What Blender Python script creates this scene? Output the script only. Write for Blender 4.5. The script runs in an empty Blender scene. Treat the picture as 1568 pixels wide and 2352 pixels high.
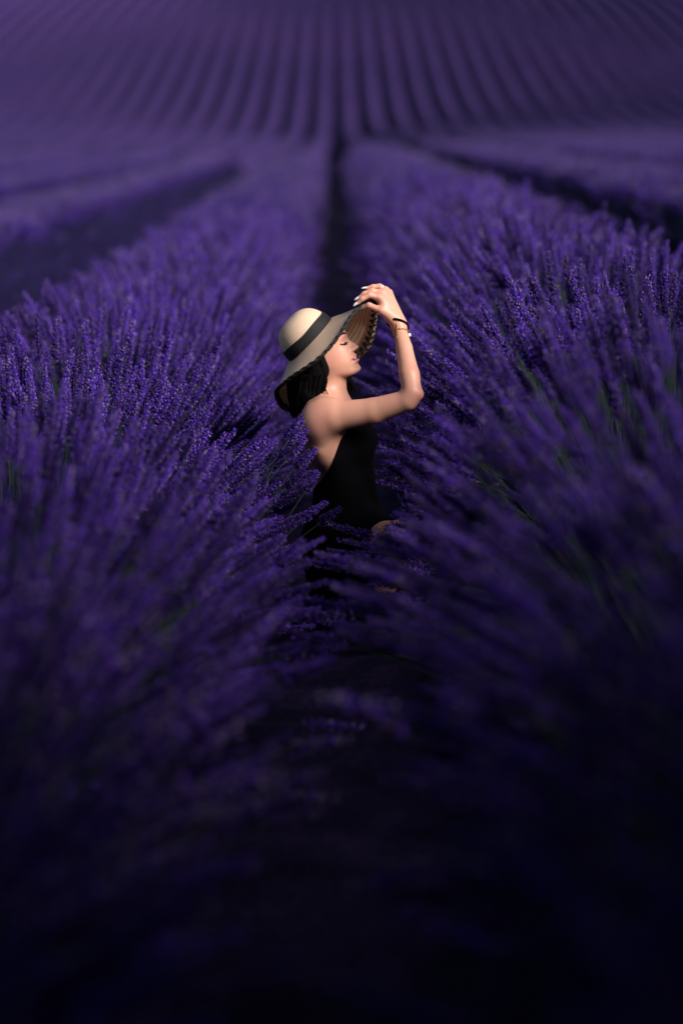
import bpy, math, random
import numpy as np
from mathutils import Vector, Matrix, Quaternion
from mathutils.bvhtree import BVHTree

random.seed(7)
rng = np.random.default_rng(11)
R = math.radians
scene = bpy.context.scene
COL = scene.collection

# ------------------------------------------------------------------ camera
F_PX, PW, PH = 4500.0, 1568.0, 2352.0
CAM = Vector((0.0, 0.0, 1.55))
PITCH = math.atan(886.0 / F_PX)
YAW = math.atan(14.0 / F_PX)
FOCUS = 6.0
cd = bpy.data.cameras.new('camera')
cam = bpy.data.objects.new('camera', cd)
COL.objects.link(cam)
cam.location = CAM
cam.rotation_euler = (math.pi / 2 - PITCH, 0, -YAW)
cd.sensor_fit = 'HORIZONTAL'
cd.sensor_width = 24.0
cd.lens = 24.0 * F_PX / PW
cd.clip_end = 2000
cd.dof.use_dof = True
cd.dof.focus_distance = 5.93
cd.dof.aperture_fstop = 1.08
scene.camera = cam
RIGHT = Vector((math.cos(YAW), -math.sin(YAW), 0))
FWD = Vector((math.sin(YAW) * math.cos(PITCH), math.cos(YAW) * math.cos(PITCH), -math.sin(PITCH)))
UP = RIGHT.cross(FWD)

def at(x, y, dy=0.0):
    """world point on the plane dy metres behind the woman, from picture coordinates"""
    d = FWD + RIGHT * ((x - PW / 2) / F_PX) + UP * ((PH / 2 - y) / F_PX)
    return CAM + d * ((FOCUS + dy - CAM.y) / d.y)

def A(x, y, dy=0.0):
    return np.array(at(x, y, dy))

# ------------------------------------------------------------------ light
SUN_EL, SUN_AZ = R(32), R(130)          # azimuth clockwise from +Y: behind the camera, to the right
sun_dir = Vector((math.sin(SUN_AZ) * math.cos(SUN_EL), math.cos(SUN_AZ) * math.cos(SUN_EL), math.sin(SUN_EL)))
world = bpy.data.worlds.new('World')
scene.world = world
world.use_nodes = True
wn = world.node_tree
for n in list(wn.nodes):
    wn.nodes.remove(n)
sky = wn.nodes.new('ShaderNodeTexSky')
sky.sky_type = 'NISHITA'
sky.sun_disc = False
sky.sun_elevation = SUN_EL
sky.sun_rotation = SUN_AZ
bg = wn.nodes.new('ShaderNodeBackground')
bg.inputs['Strength'].default_value = 0.020
wo = wn.nodes.new('ShaderNodeOutputWorld')
wn.links.new(sky.outputs[0], bg.inputs[0])
wn.links.new(bg.outputs[0], wo.inputs[0])
sd = bpy.data.lights.new('sun', 'SUN')
sd.energy = 2.0
sd.angle = R(30)
sd.color = (1.0, 0.90, 0.84)
sun = bpy.data.objects.new('sun', sd)
COL.objects.link(sun)
sun.rotation_euler = sun_dir.to_track_quat('Z', 'Y').to_euler()
scene.view_settings.view_transform = 'Standard'
scene.view_settings.look = 'None'
scene.view_settings.exposure = 2.0
scene.view_settings.gamma = 1.0

# ------------------------------------------------------------------ helpers
def tag(o, label=None, cat=None, group=None, kind=None):
    for k, v in (('label', label), ('category', cat), ('group', group), ('kind', kind)):
        if v:
            o[k] = v
    return o

def empty(name, loc=(0, 0, 0)):
    o = bpy.data.objects.new(name, None)
    COL.objects.link(o)
    o.location = loc
    return o

def new_obj(name, me, parent=None):
    o = bpy.data.objects.new(name, me)
    COL.objects.link(o)
    if parent is not None:
        o.parent = parent
        if parent.type == 'EMPTY' and parent.parent is None:
            o.matrix_parent_inverse = Matrix.Translation(-Vector(parent.location))
    return o

def mesh(name, verts, faces, mats=(), smooth=True, fmat=None):
    me = bpy.data.meshes.new(name)
    verts = np.asarray(verts, dtype=np.float32)
    if isinstance(faces, np.ndarray):
        nf, k = faces.shape
        me.vertices.add(len(verts))
        me.vertices.foreach_set('co', verts.ravel())
        me.loops.add(nf * k)
        me.loops.foreach_set('vertex_index', faces.astype(np.int32).ravel())
        me.polygons.add(nf)
        me.polygons.foreach_set('loop_start', np.arange(0, nf * k, k, dtype=np.int32))
        me.update(calc_edges=True)
        me.validate()
    else:
        me.from_pydata([tuple(map(float, v)) for v in verts], [], faces)
    for m in mats:
        me.materials.append(m)
    me.polygons.foreach_set('use_smooth', [smooth] * len(me.polygons))
    if fmat is not None:
        me.polygons.foreach_set('material_index', np.asarray(fmat, dtype=np.int32))
    me.update()
    return me

def set_color(me, name, cols):
    a = me.color_attributes.new(name, 'FLOAT_COLOR', 'POINT')
    c = np.ones((len(me.vertices), 4), dtype=np.float32)
    c[:, :3] = cols
    a.data.foreach_set('color', c.ravel())

def catmull(pts, n, closed=False):
    P = np.asarray(pts, dtype=float)
    m = len(P)
    out = []
    segs = m if closed else m - 1
    for i in range(n):
        t = i / n * segs if closed else i / (n - 1) * segs
        k = min(int(t), segs - 1)
        u = t - k
        if closed:
            p0, p1, p2, p3 = P[(k - 1) % m], P[k % m], P[(k + 1) % m], P[(k + 2) % m]
        else:
            p0, p1, p2, p3 = P[max(k - 1, 0)], P[k], P[min(k + 1, m - 1)], P[min(k + 2, m - 1)]
        out.append(0.5 * ((2 * p1) + (-p0 + p2) * u + (2 * p0 - 5 * p1 + 4 * p2 - p3) * u * u + (-p0 + 3 * p1 - 3 * p2 + p3) * u ** 3))
    return np.array(out)

def tube(pts, rad, sides=6, closed=False, V=None, Fc=None):
    """append a tube along pts to V, Fc"""
    pts = np.asarray(pts, dtype=float)
    n = len(pts)
    rad = np.broadcast_to(np.asarray(rad, dtype=float), (n,))
    base = len(V)
    prev = None
    for i in range(n):
        if closed:
            t = pts[(i + 1) % n] - pts[i - 1]
        else:
            t = pts[min(i + 1, n - 1)] - pts[max(i - 1, 0)]
        t = t / (np.linalg.norm(t) + 1e-12)
        if prev is None:
            ref = np.array([0, 0, 1.0]) if abs(t[2]) < 0.9 else np.array([1.0, 0, 0])
            a = np.cross(t, ref)
        else:
            a = prev - t * prev.dot(t)
        a /= np.linalg.norm(a) + 1e-12
        prev = a
        b = np.cross(t, a)
        for s in range(sides):
            w = 2 * math.pi * s / sides
            V.append(pts[i] + rad[i] * (math.cos(w) * a + math.sin(w) * b))
    m = n if closed else n - 1
    for i in range(m):
        for s in range(sides):
            j = (i + 1) % n
            s2 = (s + 1) % sides
            Fc.append((base + i * sides + s, base + i * sides + s2, base + j * sides + s2, base + j * sides + s))
    if not closed:
        Fc.append(tuple(base + s for s in range(sides))[::-1])
        Fc.append(tuple(base + (n - 1) * sides + s for s in range(sides)))

def ellipsoid(c, ax, n=10, m=8, V=None, Fc=None):
    """ax: three semi-axis vectors"""
    base = len(V)
    c = np.asarray(c, float)
    ax = [np.asarray(a, float) for a in ax]
    V.append(c + ax[2])
    for i in range(1, m):
        th = math.pi * i / m
        for j in range(n):
            ph = 2 * math.pi * j / n
            V.append(c + math.sin(th) * (math.cos(ph) * ax[0] + math.sin(ph) * ax[1]) + math.cos(th) * ax[2])
    V.append(c - ax[2])
    last = len(V) - 1
    for j in range(n):
        Fc.append((base, base + 1 + j, base + 1 + (j + 1) % n))
        Fc.append((last, base + 1 + (m - 2) * n + (j + 1) % n, base + 1 + (m - 2) * n + j))
    for i in range(m - 2):
        for j in range(n):
            a = base + 1 + i * n + j
            b = base + 1 + i * n + (j + 1) % n
            Fc.append((a, a + n, b + n, b))

# ------------------------------------------------------------------ materials
def mat(name, color=(0.5, 0.5, 0.5), rough=0.6, spec=0.3, metal=0.0):
    m = bpy.data.materials.new(name)
    m.use_nodes = True
    b = m.node_tree.nodes['Principled BSDF']
    b.inputs['Base Color'].default_value = (*color, 1)
    b.inputs['Roughness'].default_value = rough
    b.inputs['Specular IOR Level'].default_value = spec
    b.inputs['Metallic'].default_value = metal
    return m, m.node_tree, b

def node(nt, typ, **kw):
    n = nt.nodes.new(typ)
    for k, v in kw.items():
        if k.startswith('i_'):
            n.inputs[k[2:].replace('_', ' ')].default_value = v
        else:
            setattr(n, k, v)
    return n

def noise_color(nt, b, c1, c2, scale, detail=6, lo=0.35, hi=0.65, bump=0.0, bscale=None, dist=0.01):
    tc = node(nt, 'ShaderNodeTexCoord')
    nz = node(nt, 'ShaderNodeTexNoise', i_Scale=scale, i_Detail=detail)
    cr = node(nt, 'ShaderNodeValToRGB')
    cr.color_ramp.elements[0].position = lo
    cr.color_ramp.elements[1].position = hi
    cr.color_ramp.elements[0].color = (*c1, 1)
    cr.color_ramp.elements[1].color = (*c2, 1)
    nt.links.new(tc.outputs['Object'], nz.inputs['Vector'])
    nt.links.new(nz.outputs[0], cr.inputs[0])
    nt.links.new(cr.outputs[0], b.inputs['Base Color'])
    if bump:
        n2 = node(nt, 'ShaderNodeTexNoise', i_Scale=bscale or scale * 3, i_Detail=5)
        bp = node(nt, 'ShaderNodeBump', i_Strength=bump, i_Distance=dist)
        nt.links.new(tc.outputs['Object'], n2.inputs['Vector'])
        nt.links.new(n2.outputs[0], bp.inputs['Height'])
        nt.links.new(bp.outputs[0], b.inputs['Normal'])
    return cr

M = {}
# flowers: colour per bud from the mesh, varied per plant
m, nt, b = mat('lavender_flower', rough=0.75, spec=0.15)
at_n = node(nt, 'ShaderNodeAttribute', attribute_name='tint')
oi = node(nt, 'ShaderNodeObjectInfo')
hsv = node(nt, 'ShaderNodeHueSaturation')
mr = node(nt, 'ShaderNodeMapRange')
mr.inputs['To Min'].default_value = 0.45
mr.inputs['To Max'].default_value = 1.6
nt.links.new(oi.outputs['Random'], mr.inputs['Value'])
nt.links.new(mr.outputs[0], hsv.inputs['Value'])
nt.links.new(at_n.outputs['Color'], hsv.inputs['Color'])
nt.links.new(hsv.outputs[0], b.inputs['Base Color'])
M['flower'] = m
m, nt, b = mat('lavender_stem', (0.020, 0.036, 0.032), 0.6, 0.2)
M['stem'] = m
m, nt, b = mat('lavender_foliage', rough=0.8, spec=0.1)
noise_color(nt, b, (0.0035, 0.002, 0.020), (0.009, 0.006, 0.042), 24, bump=0.8, bscale=60, dist=0.03)  # near-black indigo: deep shade inside the rows put into the leaf colour
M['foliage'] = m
m, nt, b = mat('lavender_far_flowers', rough=0.85, spec=0.1)
noise_color(nt, b, (0.025, 0.013, 0.068), (0.047, 0.026, 0.120), 9, detail=8, lo=0.3, hi=0.7, bump=0.9, bscale=14, dist=0.06)
big = node(nt, 'ShaderNodeTexNoise', i_Scale=0.035, i_Detail=3.0)
hs_ = node(nt, 'ShaderNodeHueSaturation')
mp = node(nt, 'ShaderNodeMapRange')
mp.inputs['From Min'].default_value = 0.35; mp.inputs['From Max'].default_value = 0.65
mp.inputs['To Min'].default_value = 0.49; mp.inputs['To Max'].default_value = 0.503
mp2 = node(nt, 'ShaderNodeMapRange')
mp2.inputs['From Min'].default_value = 0.3; mp2.inputs['From Max'].default_value = 0.7
mp2.inputs['To Min'].default_value = 0.8; mp2.inputs['To Max'].default_value = 1.05
tc2 = node(nt, 'ShaderNodeTexCoord')
nt.links.new(tc2.outputs['Object'], big.inputs['Vector'])
nt.links.new(big.outputs[0], mp.inputs['Value']); nt.links.new(big.outputs[0], mp2.inputs['Value'])
src = b.inputs['Base Color'].links[0].from_socket
nt.links.new(src, hs_.inputs['Color']); nt.links.new(mp.outputs[0], hs_.inputs['Hue']); nt.links.new(mp2.outputs[0], hs_.inputs['Value'])
nt.links.new(hs_.outputs[0], b.inputs['Base Color'])
M['canopy'] = m
m, nt, b = mat('soil', rough=0.95, spec=0.1)
noise_color(nt, b, (0.006, 0.004, 0.020), (0.018, 0.011, 0.045), 6, detail=10, bump=0.8, bscale=25, dist=0.03)  # dark indigo of the furrow shade is put into the soil colour
M['soil'] = m

# ------------------------------------------------------------------ terrain
def softplus(v, w):
    return w * np.logaddexp(0, v / w)

def ground_z(x, y):
    x = np.asarray(x, float)
    y = np.asarray(y, float)
    side = np.where(x > 0, 0.38 * np.tanh(x / 3.2), 0.06 * np.tanh(x / 3.0))
    side = side + np.clip(np.abs(x) - 4, 0, None) * np.where(x > 0, 0.012, 0.004)
    hill = 0.215 * softplus(y - 136, 9.0) - 0.075 * softplus(y - 190, 8.0)
    return side + hill

ROW = 1.75
NROW = 25
ys = np.concatenate([np.arange(-6, 60, 1.0), np.arange(60, 330, 2.5)])
xs = np.concatenate([np.linspace(-120, -6, 40), np.linspace(-5.25, 5.25, 43), np.linspace(6, 120, 40)])
gx, gy = np.meshgrid(xs, ys)
gz = ground_z(gx, gy) + rng.normal(0, 0.008, gx.shape)
nx, ny = len(xs), len(ys)
idx = np.arange(nx * ny).reshape(ny, nx)
fq = np.stack([idx[:-1, :-1], idx[:-1, 1:], idx[1:, 1:], idx[1:, :-1]], -1).reshape(-1, 4)
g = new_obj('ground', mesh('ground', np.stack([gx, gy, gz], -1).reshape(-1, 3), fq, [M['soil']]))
tag(g, 'bare soil of the furrows between the lavender rows, with shade put into its colour', 'ground', kind='structure')

# ------------------------------------------------------------------ lavender meshes
CALYX = [(0.074, 0.045, 0.162), (0.050, 0.026, 0.148), (0.140, 0.108, 0.196), (0.030, 0.013, 0.110)]
COROLLA = [(0.058, 0.018, 0.27), (0.042, 0.012, 0.22), (0.086, 0.034, 0.32)]

def spike_head(seed, whorls, buds, length, lowpoly=False):
    r = random.Random(seed)
    V, Fc, C = [], [], []
    bendx = r.uniform(-0.012, 0.012)
    # slim core that the buds sit on, shadow indigo put into its colour
    ns = 5
    for q, (z, rad) in enumerate(((-0.003, 0.0015), (length * .12, 0.0070), (length * .5, 0.0066), (length * .85, 0.0042), (length * 1.0, 0.0006))):
        u = z / length
        for k in range(ns):
            a = 2 * math.pi * k / ns
            V.append(Vector((math.cos(a) * rad + bendx * u * u, math.sin(a) * rad, z)))
            C.append((0.016, 0.006, 0.095))
    for q in range(4):
        for k in range(ns):
            k2 = (k + 1) % ns
            Fc.append((q * ns + k, q * ns + k2, (q + 1) * ns + k2, (q + 1) * ns + k))
    for w in range(whorls):
        u = w / (whorls - 1)
        if w == 0:
            z = -0.014
        else:
            z = length * (0.03 + 0.93 * (w - 1) / (whorls - 2))
        rad = 0.0125 * (0.7 if w == 0 else 1) * (1 - 0.60 * max(0, u - 0.3) / 0.7) * r.uniform(0.92, 1.1)
        nb = max(3, int(buds * (1 - 0.45 * u) * (0.5 if w == 0 else 1)))
        ph = r.uniform(0, 6.28)
        for k in range(nb):
            a = ph + 2 * math.pi * (k + r.uniform(-0.3, 0.3)) / nb
            elev = r.uniform(0.45, 1.0) + 0.35 * u
            d = Vector((math.cos(a) * math.cos(elev), math.sin(a) * math.cos(elev), math.sin(elev)))
            zz = z + r.uniform(-0.006, 0.006)
            p = Vector((math.cos(a) * rad * 0.5 + bendx * u * u, math.sin(a) * rad * 0.5, zz))
            L = r.uniform(0.0075, 0.0115) * (1 - 0.2 * u) * (1.5 if lowpoly else 1)
            wd = r.uniform(0.0020, 0.0028) * (1.9 if lowpoly else 1)
            flower = r.random() < 0.30
            col = r.choice(COROLLA if flower else CALYX)
            if flower:
                L *= 1.2
                wd *= 1.3
            s = d.cross(Vector((0, 0, 1))).normalized()
            t = d.cross(s)
            b0 = len(V)
            mid = p + d * L * 0.55
            V.extend([p, mid + s * wd, mid + t * wd, mid - s * wd, mid - t * wd, p + d * L])
            C.extend([col] * 6)
            for q in range(4):
                q2 = (q + 1) % 4
                if not lowpoly:
                    Fc.append((b0, b0 + 1 + q2, b0 + 1 + q))
                Fc.append((b0 + 5, b0 + 1 + q, b0 + 1 + q2))
    return V, Fc, C

def stem_geo(seed, length, sides=3):
    r = random.Random(seed)
    V, Fc = [], []
    bend = r.uniform(0.01, 0.035)
    pts = []
    for i in range(4):
        u = i / 3
        pts.append((-bend * (1 - u) ** 2 * 2, r.uniform(-.003, .003), -length * (1 - u)))
    pts.append((0, 0, 0.06))
    tube(pts, [0.0017, 0.0016, 0.0014, 0.0012, 0.0006], sides, False, V, Fc)
    return V, Fc

def head_mesh(name, *a, **k):
    V, Fc, C = spike_head(*a, **k)
    me = mesh(name, [tuple(v) for v in V], Fc, [M['flower']], smooth=False)
    set_color(me, 'tint', np.array(C))
    return me

def full_mesh(name, seed, whorls, buds, length, stem, lowpoly=False):
    V, Fc, C = spike_head(seed, whorls, buds, length, lowpoly)
    V = [np.array(v) for v in V]
    n = len(V)
    nf = len(Fc)
    V2, F2 = stem_geo(seed, stem)
    Fc = list(Fc) + [tuple(i + n for i in f) for f in F2]
    me = mesh(name, V + V2, Fc, [M['flower'], M['stem']], smooth=False, fmat=[0] * nf + [1] * len(F2))
    set_color(me, 'tint', np.array(C + [(0.05, 0.07, 0.06)] * len(V2)))
    return me

variants = bpy.data.collections.new('lavender_spike_kinds')
nlod = [4, 3, 3]
HEADS, STEMS = [], []
for q in range(nlod[0]):
    L = (0.115, 0.10, 0.13, 0.09)[q]
    me = full_mesh('spike_kind_%02d' % q, 10 + q, (15, 13, 16, 12)[q], 11, L, 0.36)
    variants.objects.link(bpy.data.objects.new('spike_kind_%02d' % q, me))
    HEADS.append(head_mesh('flower_spike', 10 + q, (15, 13, 16, 12)[q], 11, L))
    V2, F2 = stem_geo(10 + q, 0.42, 4)
    STEMS.append(mesh('stem', V2, F2, [M['stem']]))
for q in range(nlod[1]):
    me = full_mesh('spike_kind_%02d' % (4 + q), 30 + q, 9, 7, (0.12, 0.10, 0.13)[q], 0.40, True)
    variants.objects.link(bpy.data.objects.new('spike_kind_%02d' % (4 + q), me))
for q in range(nlod[2]):
    me = full_mesh('spike_kind_%02d' % (7 + q), 50 + q, 5, 4, 0.125, 0.25, True)
    variants.objects.link(bpy.data.objects.new('spike_kind_%02d' % (7 + q), me))

ng = bpy.data.node_groups.new('scatter_spikes', 'GeometryNodeTree')
ng.interface.new_socket('Geometry', in_out='INPUT', socket_type='NodeSocketGeometry')
ng.interface.new_socket('Geometry', in_out='OUTPUT', socket_type='NodeSocketGeometry')
gi = ng.nodes.new('NodeGroupInput')
go = ng.nodes.new('NodeGroupOutput')
iop = ng.nodes.new('GeometryNodeInstanceOnPoints')
ci = ng.nodes.new('GeometryNodeCollectionInfo')
ci.inputs['Collection'].default_value = variants
ci.inputs['Separate Children'].default_value = True
ci.inputs['Reset Children'].default_value = True
def named(dt, nm):
    n = ng.nodes.new('GeometryNodeInputNamedAttribute')
    n.data_type = dt
    n.inputs['Name'].default_value = nm
    return n.outputs[0]
L_ = ng.links.new
L_(gi.outputs[0], iop.inputs['Points'])
L_(ci.outputs[0], iop.inputs['Instance'])
iop.inputs['Pick Instance'].default_value = True
L_(named('INT', 'kind_index'), iop.inputs['Instance Index'])
L_(named('FLOAT_VECTOR', 'turn'), iop.inputs['Rotation'])
L_(named('FLOAT', 'size'), iop.inputs['Scale'])
L_(iop.outputs[0], go.inputs[0])

def spikes(xc, y0, y1, per_m, hgt, half, lo, hi, scale, tmin=0, tmax=104):
    """spike base positions, axes, kinds for one stretch of a row"""
    n = int((y1 - y0) * per_m)
    y = rng.uniform(y0, y1, n)
    th = rng.uniform(-1, 1, n)
    th = np.sign(th) * (R(tmin) + np.abs(th) ** 0.85 * R(tmax - tmin))
    # plants every 0.45 m: clumps that swell the canopy slightly
    ph = xc * 3.1
    swell = 1 + 0.05 * np.sin(y * 2 * math.pi / 0.85 + ph) + 0.04 * np.sin(y * 1.7 + 2 * ph)
    z0 = 0.22
    rr = swell * rng.uniform(0.74, 1.0, n) ** 0.6
    ex, ez = half, hgt - z0
    ox = rng.normal(0, 0.05, n)
    tipx = ox + np.sin(th) * ex * rr
    cth = np.cos(th)
    tipz = z0 + np.where(cth < 0, 0.35 * cth, np.abs(cth) ** 0.72) * ez * rr
    tipx = tipx * (1 + 0.10 * np.clip(np.abs(th) - 1.0, 0, 1))
    tilt_y = rng.normal(-0.03, 0.14, n)
    ax = np.stack([np.sin(th) * 0.85 + rng.normal(0, 0.06, n), tilt_y, np.cos(th) + 0.16 + rng.normal(0, .06, n)], -1)
    ax /= np.linalg.norm(ax, axis=1)[:, None]
    sc = scale * rng.uniform(0.8, 1.2, n)
    tip = np.stack([xc + tipx, y, tipz], -1)
    base = tip - ax * (0.115 * sc)[:, None]
    base[:, 2] += ground_z(base[:, 0] * 0 + xc, base[:, 1])
    base[:, 2] = np.maximum(base[:, 2], ground_z(base[:, 0], base[:, 1]) + 0.05)
    kind = rng.integers(lo, hi + 1, n)
    # orientation: Z along axis, X pointing as far up as it can
    Z = ax
    upv = np.array([0, 0, 1.0])
    X = upv - Z * (Z @ upv)[:, None] + rng.normal(0, 0.15, (n, 3))
    X -= Z * np.sum(X * Z, 1)[:, None]
    X /= np.linalg.norm(X, axis=1)[:, None]
    Y = np.cross(Z, X)
    rot = np.stack([np.arctan2(Y[:, 2], Z[:, 2]), -np.arcsin(np.clip(X[:, 2], -1, 1)), np.arctan2(X[:, 1], X[:, 0])], -1)
    return base, rot, sc, kind, tip

def scatter_obj(name, base, rot, sc, kind, parent):
    me = bpy.data.meshes.new(name)
    me.vertices.add(len(base))
    me.vertices.foreach_set('co', base.astype(np.float32).ravel())
    a = me.attributes.new('turn', 'FLOAT_VECTOR', 'POINT')
    a.data.foreach_set('vector', rot.astype(np.float32).ravel())
    a = me.attributes.new('size', 'FLOAT', 'POINT')
    a.data.foreach_set('value', sc.astype(np.float32))
    a = me.attributes.new('kind_index', 'INT', 'POINT')
    a.data.foreach_set('value', kind.astype(np.int32))
    o = new_obj(name, me, parent)
    md = o.modifiers.new('scatter', 'NODES')
    md.node_group = ng
    o['kind'] = 'stuff'
    return o

def dome(xc, ys_, half, hgt, z0, nseg, jit, jx=None):
    """half-round mound along a row"""
    th = np.linspace(-math.pi / 2, math.pi / 2, nseg)
    T, Yg = np.meshgrid(th, ys_)
    s = 1 + rng.normal(0, jit, T.shape)
    yj = Yg + rng.normal(0, (ys_[1] - ys_[0]) * 0.25, T.shape)
    X = xc + np.sign(np.sin(T)) * np.abs(np.sin(T)) ** 0.85 * half * s
    Z = np.cos(T) ** 0.75 * hgt * s + z0
    Z = Z + ground_z(np.full_like(X, xc), yj)
    n, k = T.shape
    ii = np.arange(n * k).reshape(n, k)
    fq = np.stack([ii[:-1, :-1], ii[:-1, 1:], ii[1:, 1:], ii[1:, :-1]], -1).reshape(-1, 4)
    return np.stack([X, yj, Z], -1).reshape(-1, 3), fq

ORD = ['first', 'second', 'third', 'fourth', 'fifth', 'sixth', 'seventh', 'eighth', 'ninth', 'tenth', 'eleventh', 'twelfth',
       'thirteenth', 'fourteenth', 'fifteenth', 'sixteenth', 'seventeenth', 'eighteenth', 'nineteenth', 'twentieth',
       'twenty-first', 'twenty-second', 'twenty-third', 'twenty-fourth', 'twenty-fifth']

def pix(P):
    d = P - np.array(CAM)
    zc = d @ np.array(FWD)
    return PW / 2 + F_PX * (d @ np.array(RIGHT)) / zc, PH / 2 - F_PX * (d @ np.array(UP)) / zc, zc

BODY_CAPS = [(A(775, 1000), A(785, 1280), 0.13), (A(760, 940), A(740, 790), 0.15), (A(742, 960, -.15), A(962, 905, -.22), 0.05),
             (A(962, 905, -.22), A(880, 690, -.06), 0.06), (A(745, 955, .15), A(890, 1010, .2), 0.05)]

def clear_of_body(P0, P1):
    ok = np.ones(len(P0), bool)
    for a, b_, r_ in BODY_CAPS:
        ba = b_ - a
        for f in (0, .25, .5, .75, 1.0):
            P = P0 * (1 - f) + P1 * f
            h = np.clip(((P - a) @ ba) / ba.dot(ba), 0, 1)
            ok &= np.linalg.norm(P - a - h[:, None] * ba, axis=1) > r_
    return ok

for side in (-1, 1):
    for i in range(NROW):
        xc0 = side * (i + 0.5) * ROW
        xc = xc0 + (0.11 if (i == 0 and side > 0) else 0) + (side * 0.16 if 1 <= i < 5 else 0)
        y_near = max(-1.5, (abs(xc) - 1.4) * 4.6 - 5)
        root = empty('lavender_row', (xc, max(y_near, 0.5), float(ground_z(xc, max(y_near, 0.5)))))
        sname = 'left' if side < 0 else 'right'
        if i == 0:
            lab = ('tall lavender row in bloom beside the woman on the %s of the central furrow' % sname)
        else:
            lab = '%s lavender row to the %s of the central dark furrow' % (ORD[i], sname)
        tag(root, lab, 'lavender row', 'lavender rows running up to the hill')
        big = (i == 0 and side > 0)
        hgt = 1.04 if big else 0.93
        half = 0.88 if big else 0.76
        y_sp = [50, 48, 52, 56, 60][i] if i < 5 else y_near
        # ------ leafy base
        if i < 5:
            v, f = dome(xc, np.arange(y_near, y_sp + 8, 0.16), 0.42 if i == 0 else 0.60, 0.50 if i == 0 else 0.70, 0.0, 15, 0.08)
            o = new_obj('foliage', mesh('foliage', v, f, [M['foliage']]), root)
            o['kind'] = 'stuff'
        # ------ far canopy
        yf = np.concatenate([np.arange(y_sp - 4, 110, 0.6), np.arange(110, 325, 0.9)])
        yf = yf[yf > y_near]
        v, f = dome(xc0, yf, 0.62, 0.92, 0.0, 13, 0.06)
        if i < 5:                                      # the canopy sheet rises out of the leaves where single spikes end
            k_in = np.clip((v[:, 1] - (y_sp - 4)) / 9.0, 0.15, 1)
            gz_ = ground_z(np.full(len(v), xc), v[:, 1])
            v[:, 2] = gz_ + (v[:, 2] - gz_) * k_in
        o = new_obj('flower_canopy', mesh('flower_canopy', v, f, [M['canopy'], M['foliage']], fmat=np.tile([1, 1, 0, 0, 0, 0, 0, 0, 0, 0, 1, 1], len(f) // 12)), root)
        o['kind'] = 'stuff'
        # ------ spikes
        parts = []
        if i == 0:
            parts.append(spikes(xc, -1.2, 3.4, 320, hgt, half, 4, 6, 1.12, 0, 84 if big else 80))
            parts.append(spikes(xc, -1.0, 5.5, 9 if big else 5, hgt, half + 0.10, 4, 6, 1.15, 76, 104))
            parts.append(spikes(xc, 4.7, 5.75, 150 if big else 50, hgt * 0.95, half + (0.06 if big else 0.02), 0, 3, 1.08, 66, 100))
            parts.append(spikes(xc, 3.4, 6.6, 370, hgt, half, 0, 3, 1.08, 0, 86 if big else 82))
            parts.append(spikes(xc, 6.6, 9.0, 310, hgt, half - 0.05, 0, 3, 1.2, 0, 90))
            parts.append(spikes(xc, 9.0, 18, 240, hgt, half - 0.05, 4, 6, 1.25, 0, 84))
            parts.append(spikes(xc, 18, y_sp, 170, hgt, half - 0.06, 7, 9, 1.45, 0, 76))
        elif i < 5:
            parts.append(spikes(xc, y_near, y_sp, [0, 200, 150, 120, 110][i], hgt, half - 0.08, 7, 9, 1.3, 0, 28 if side < 0 else 36))
            parts.append(spikes(xc, y_near, min(y_sp, 30), [0, 6, 6, 0, 0][i], hgt, half - 0.12, 7, 9, 1.3, 45, 80))
        if not parts:
            continue
        base = np.concatenate([p[0] for p in parts])
        rot = np.concatenate([p[1] for p in parts])
        sc = np.concatenate([p[2] for p in parts])
        kind = np.concatenate([p[3] for p in parts])
        axis_tip = np.concatenate([p[4] for p in parts])
        if i == 0:
            E = [Matrix.Identity(3)]
            # stem foot for the clearance test
            cx_, sx_ = np.cos(rot[:, 0]), np.sin(rot[:, 0])
            cy_, sy_ = np.cos(rot[:, 1]), np.sin(rot[:, 1])
            cz_, sz_ = np.cos(rot[:, 2]), np.sin(rot[:, 2])
            ZA = np.stack([cz_ * sy_ * cx_ + sz_ * sx_, sz_ * sy_ * cx_ - cz_ * sx_, cy_ * cx_], -1)
            ok = clear_of_body(base - ZA * 0.25, base + ZA * 0.13)
            # she has parted the stems right in front of her
            for f_ in (-0.1, 0.05, 0.14):
                qx, qy, qz = pix(base + ZA * f_)
                ok &= ~((qx > 706 + np.clip(qy - 960, 0, 999) * 0.22) & (qx < np.where(qy < 1200, 868, 846)) & (qy > 940) & (qy < 1245) & (qz < 6.1) & (qz > 3) & (rng.random(len(qx)) < 0.93))
                ok &= ~((qx > 660) & (qx < 985) & (qy > 640) & (qy < 1000) & (qz < 6.0) & (qz > 3))
            base, rot, sc, kind, ZA = base[ok], rot[ok], sc[ok], kind[ok], ZA[ok]
            # the 300 spikes that show largest: in the frame, in or near focus, on the outside of the row
            px, py, zc = pix(base + ZA * 0.06)
            xo = base[:, 0] - xc
            zo = base[:, 2] - ground_z(base[:, 0] * 0 + xc, base[:, 1])
            shell = np.sqrt((xo / half) ** 2 + ((zo - 0.22) / (hgt - 0.22)) ** 2)
            vis = (px > 10) & (px < PW - 10) & (py > 420) & (py < 1400) & (kind < 4) & (zc > 4.4) & (zc < 8) & (zo > 0.35) & (side * xo < 0.35)
            score = np.where(vis, shell - 0.10 * np.abs(zc - 5.8), -9)
            pick = np.argsort(-score)[:284]
            for j in pick:
                s_ob = new_obj('flower_spike', HEADS[kind[j]], root)
                s_ob.location = base[j]
                s_ob.rotation_euler = rot[j]
                s_ob.scale = (sc[j],) * 3
                t_ob = new_obj('stem', STEMS[kind[j]], s_ob)
            keep = np.ones(len(base), bool)
            keep[pick] = False
            base, rot, sc, kind = base[keep], rot[keep], sc[keep], kind[keep]
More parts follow.
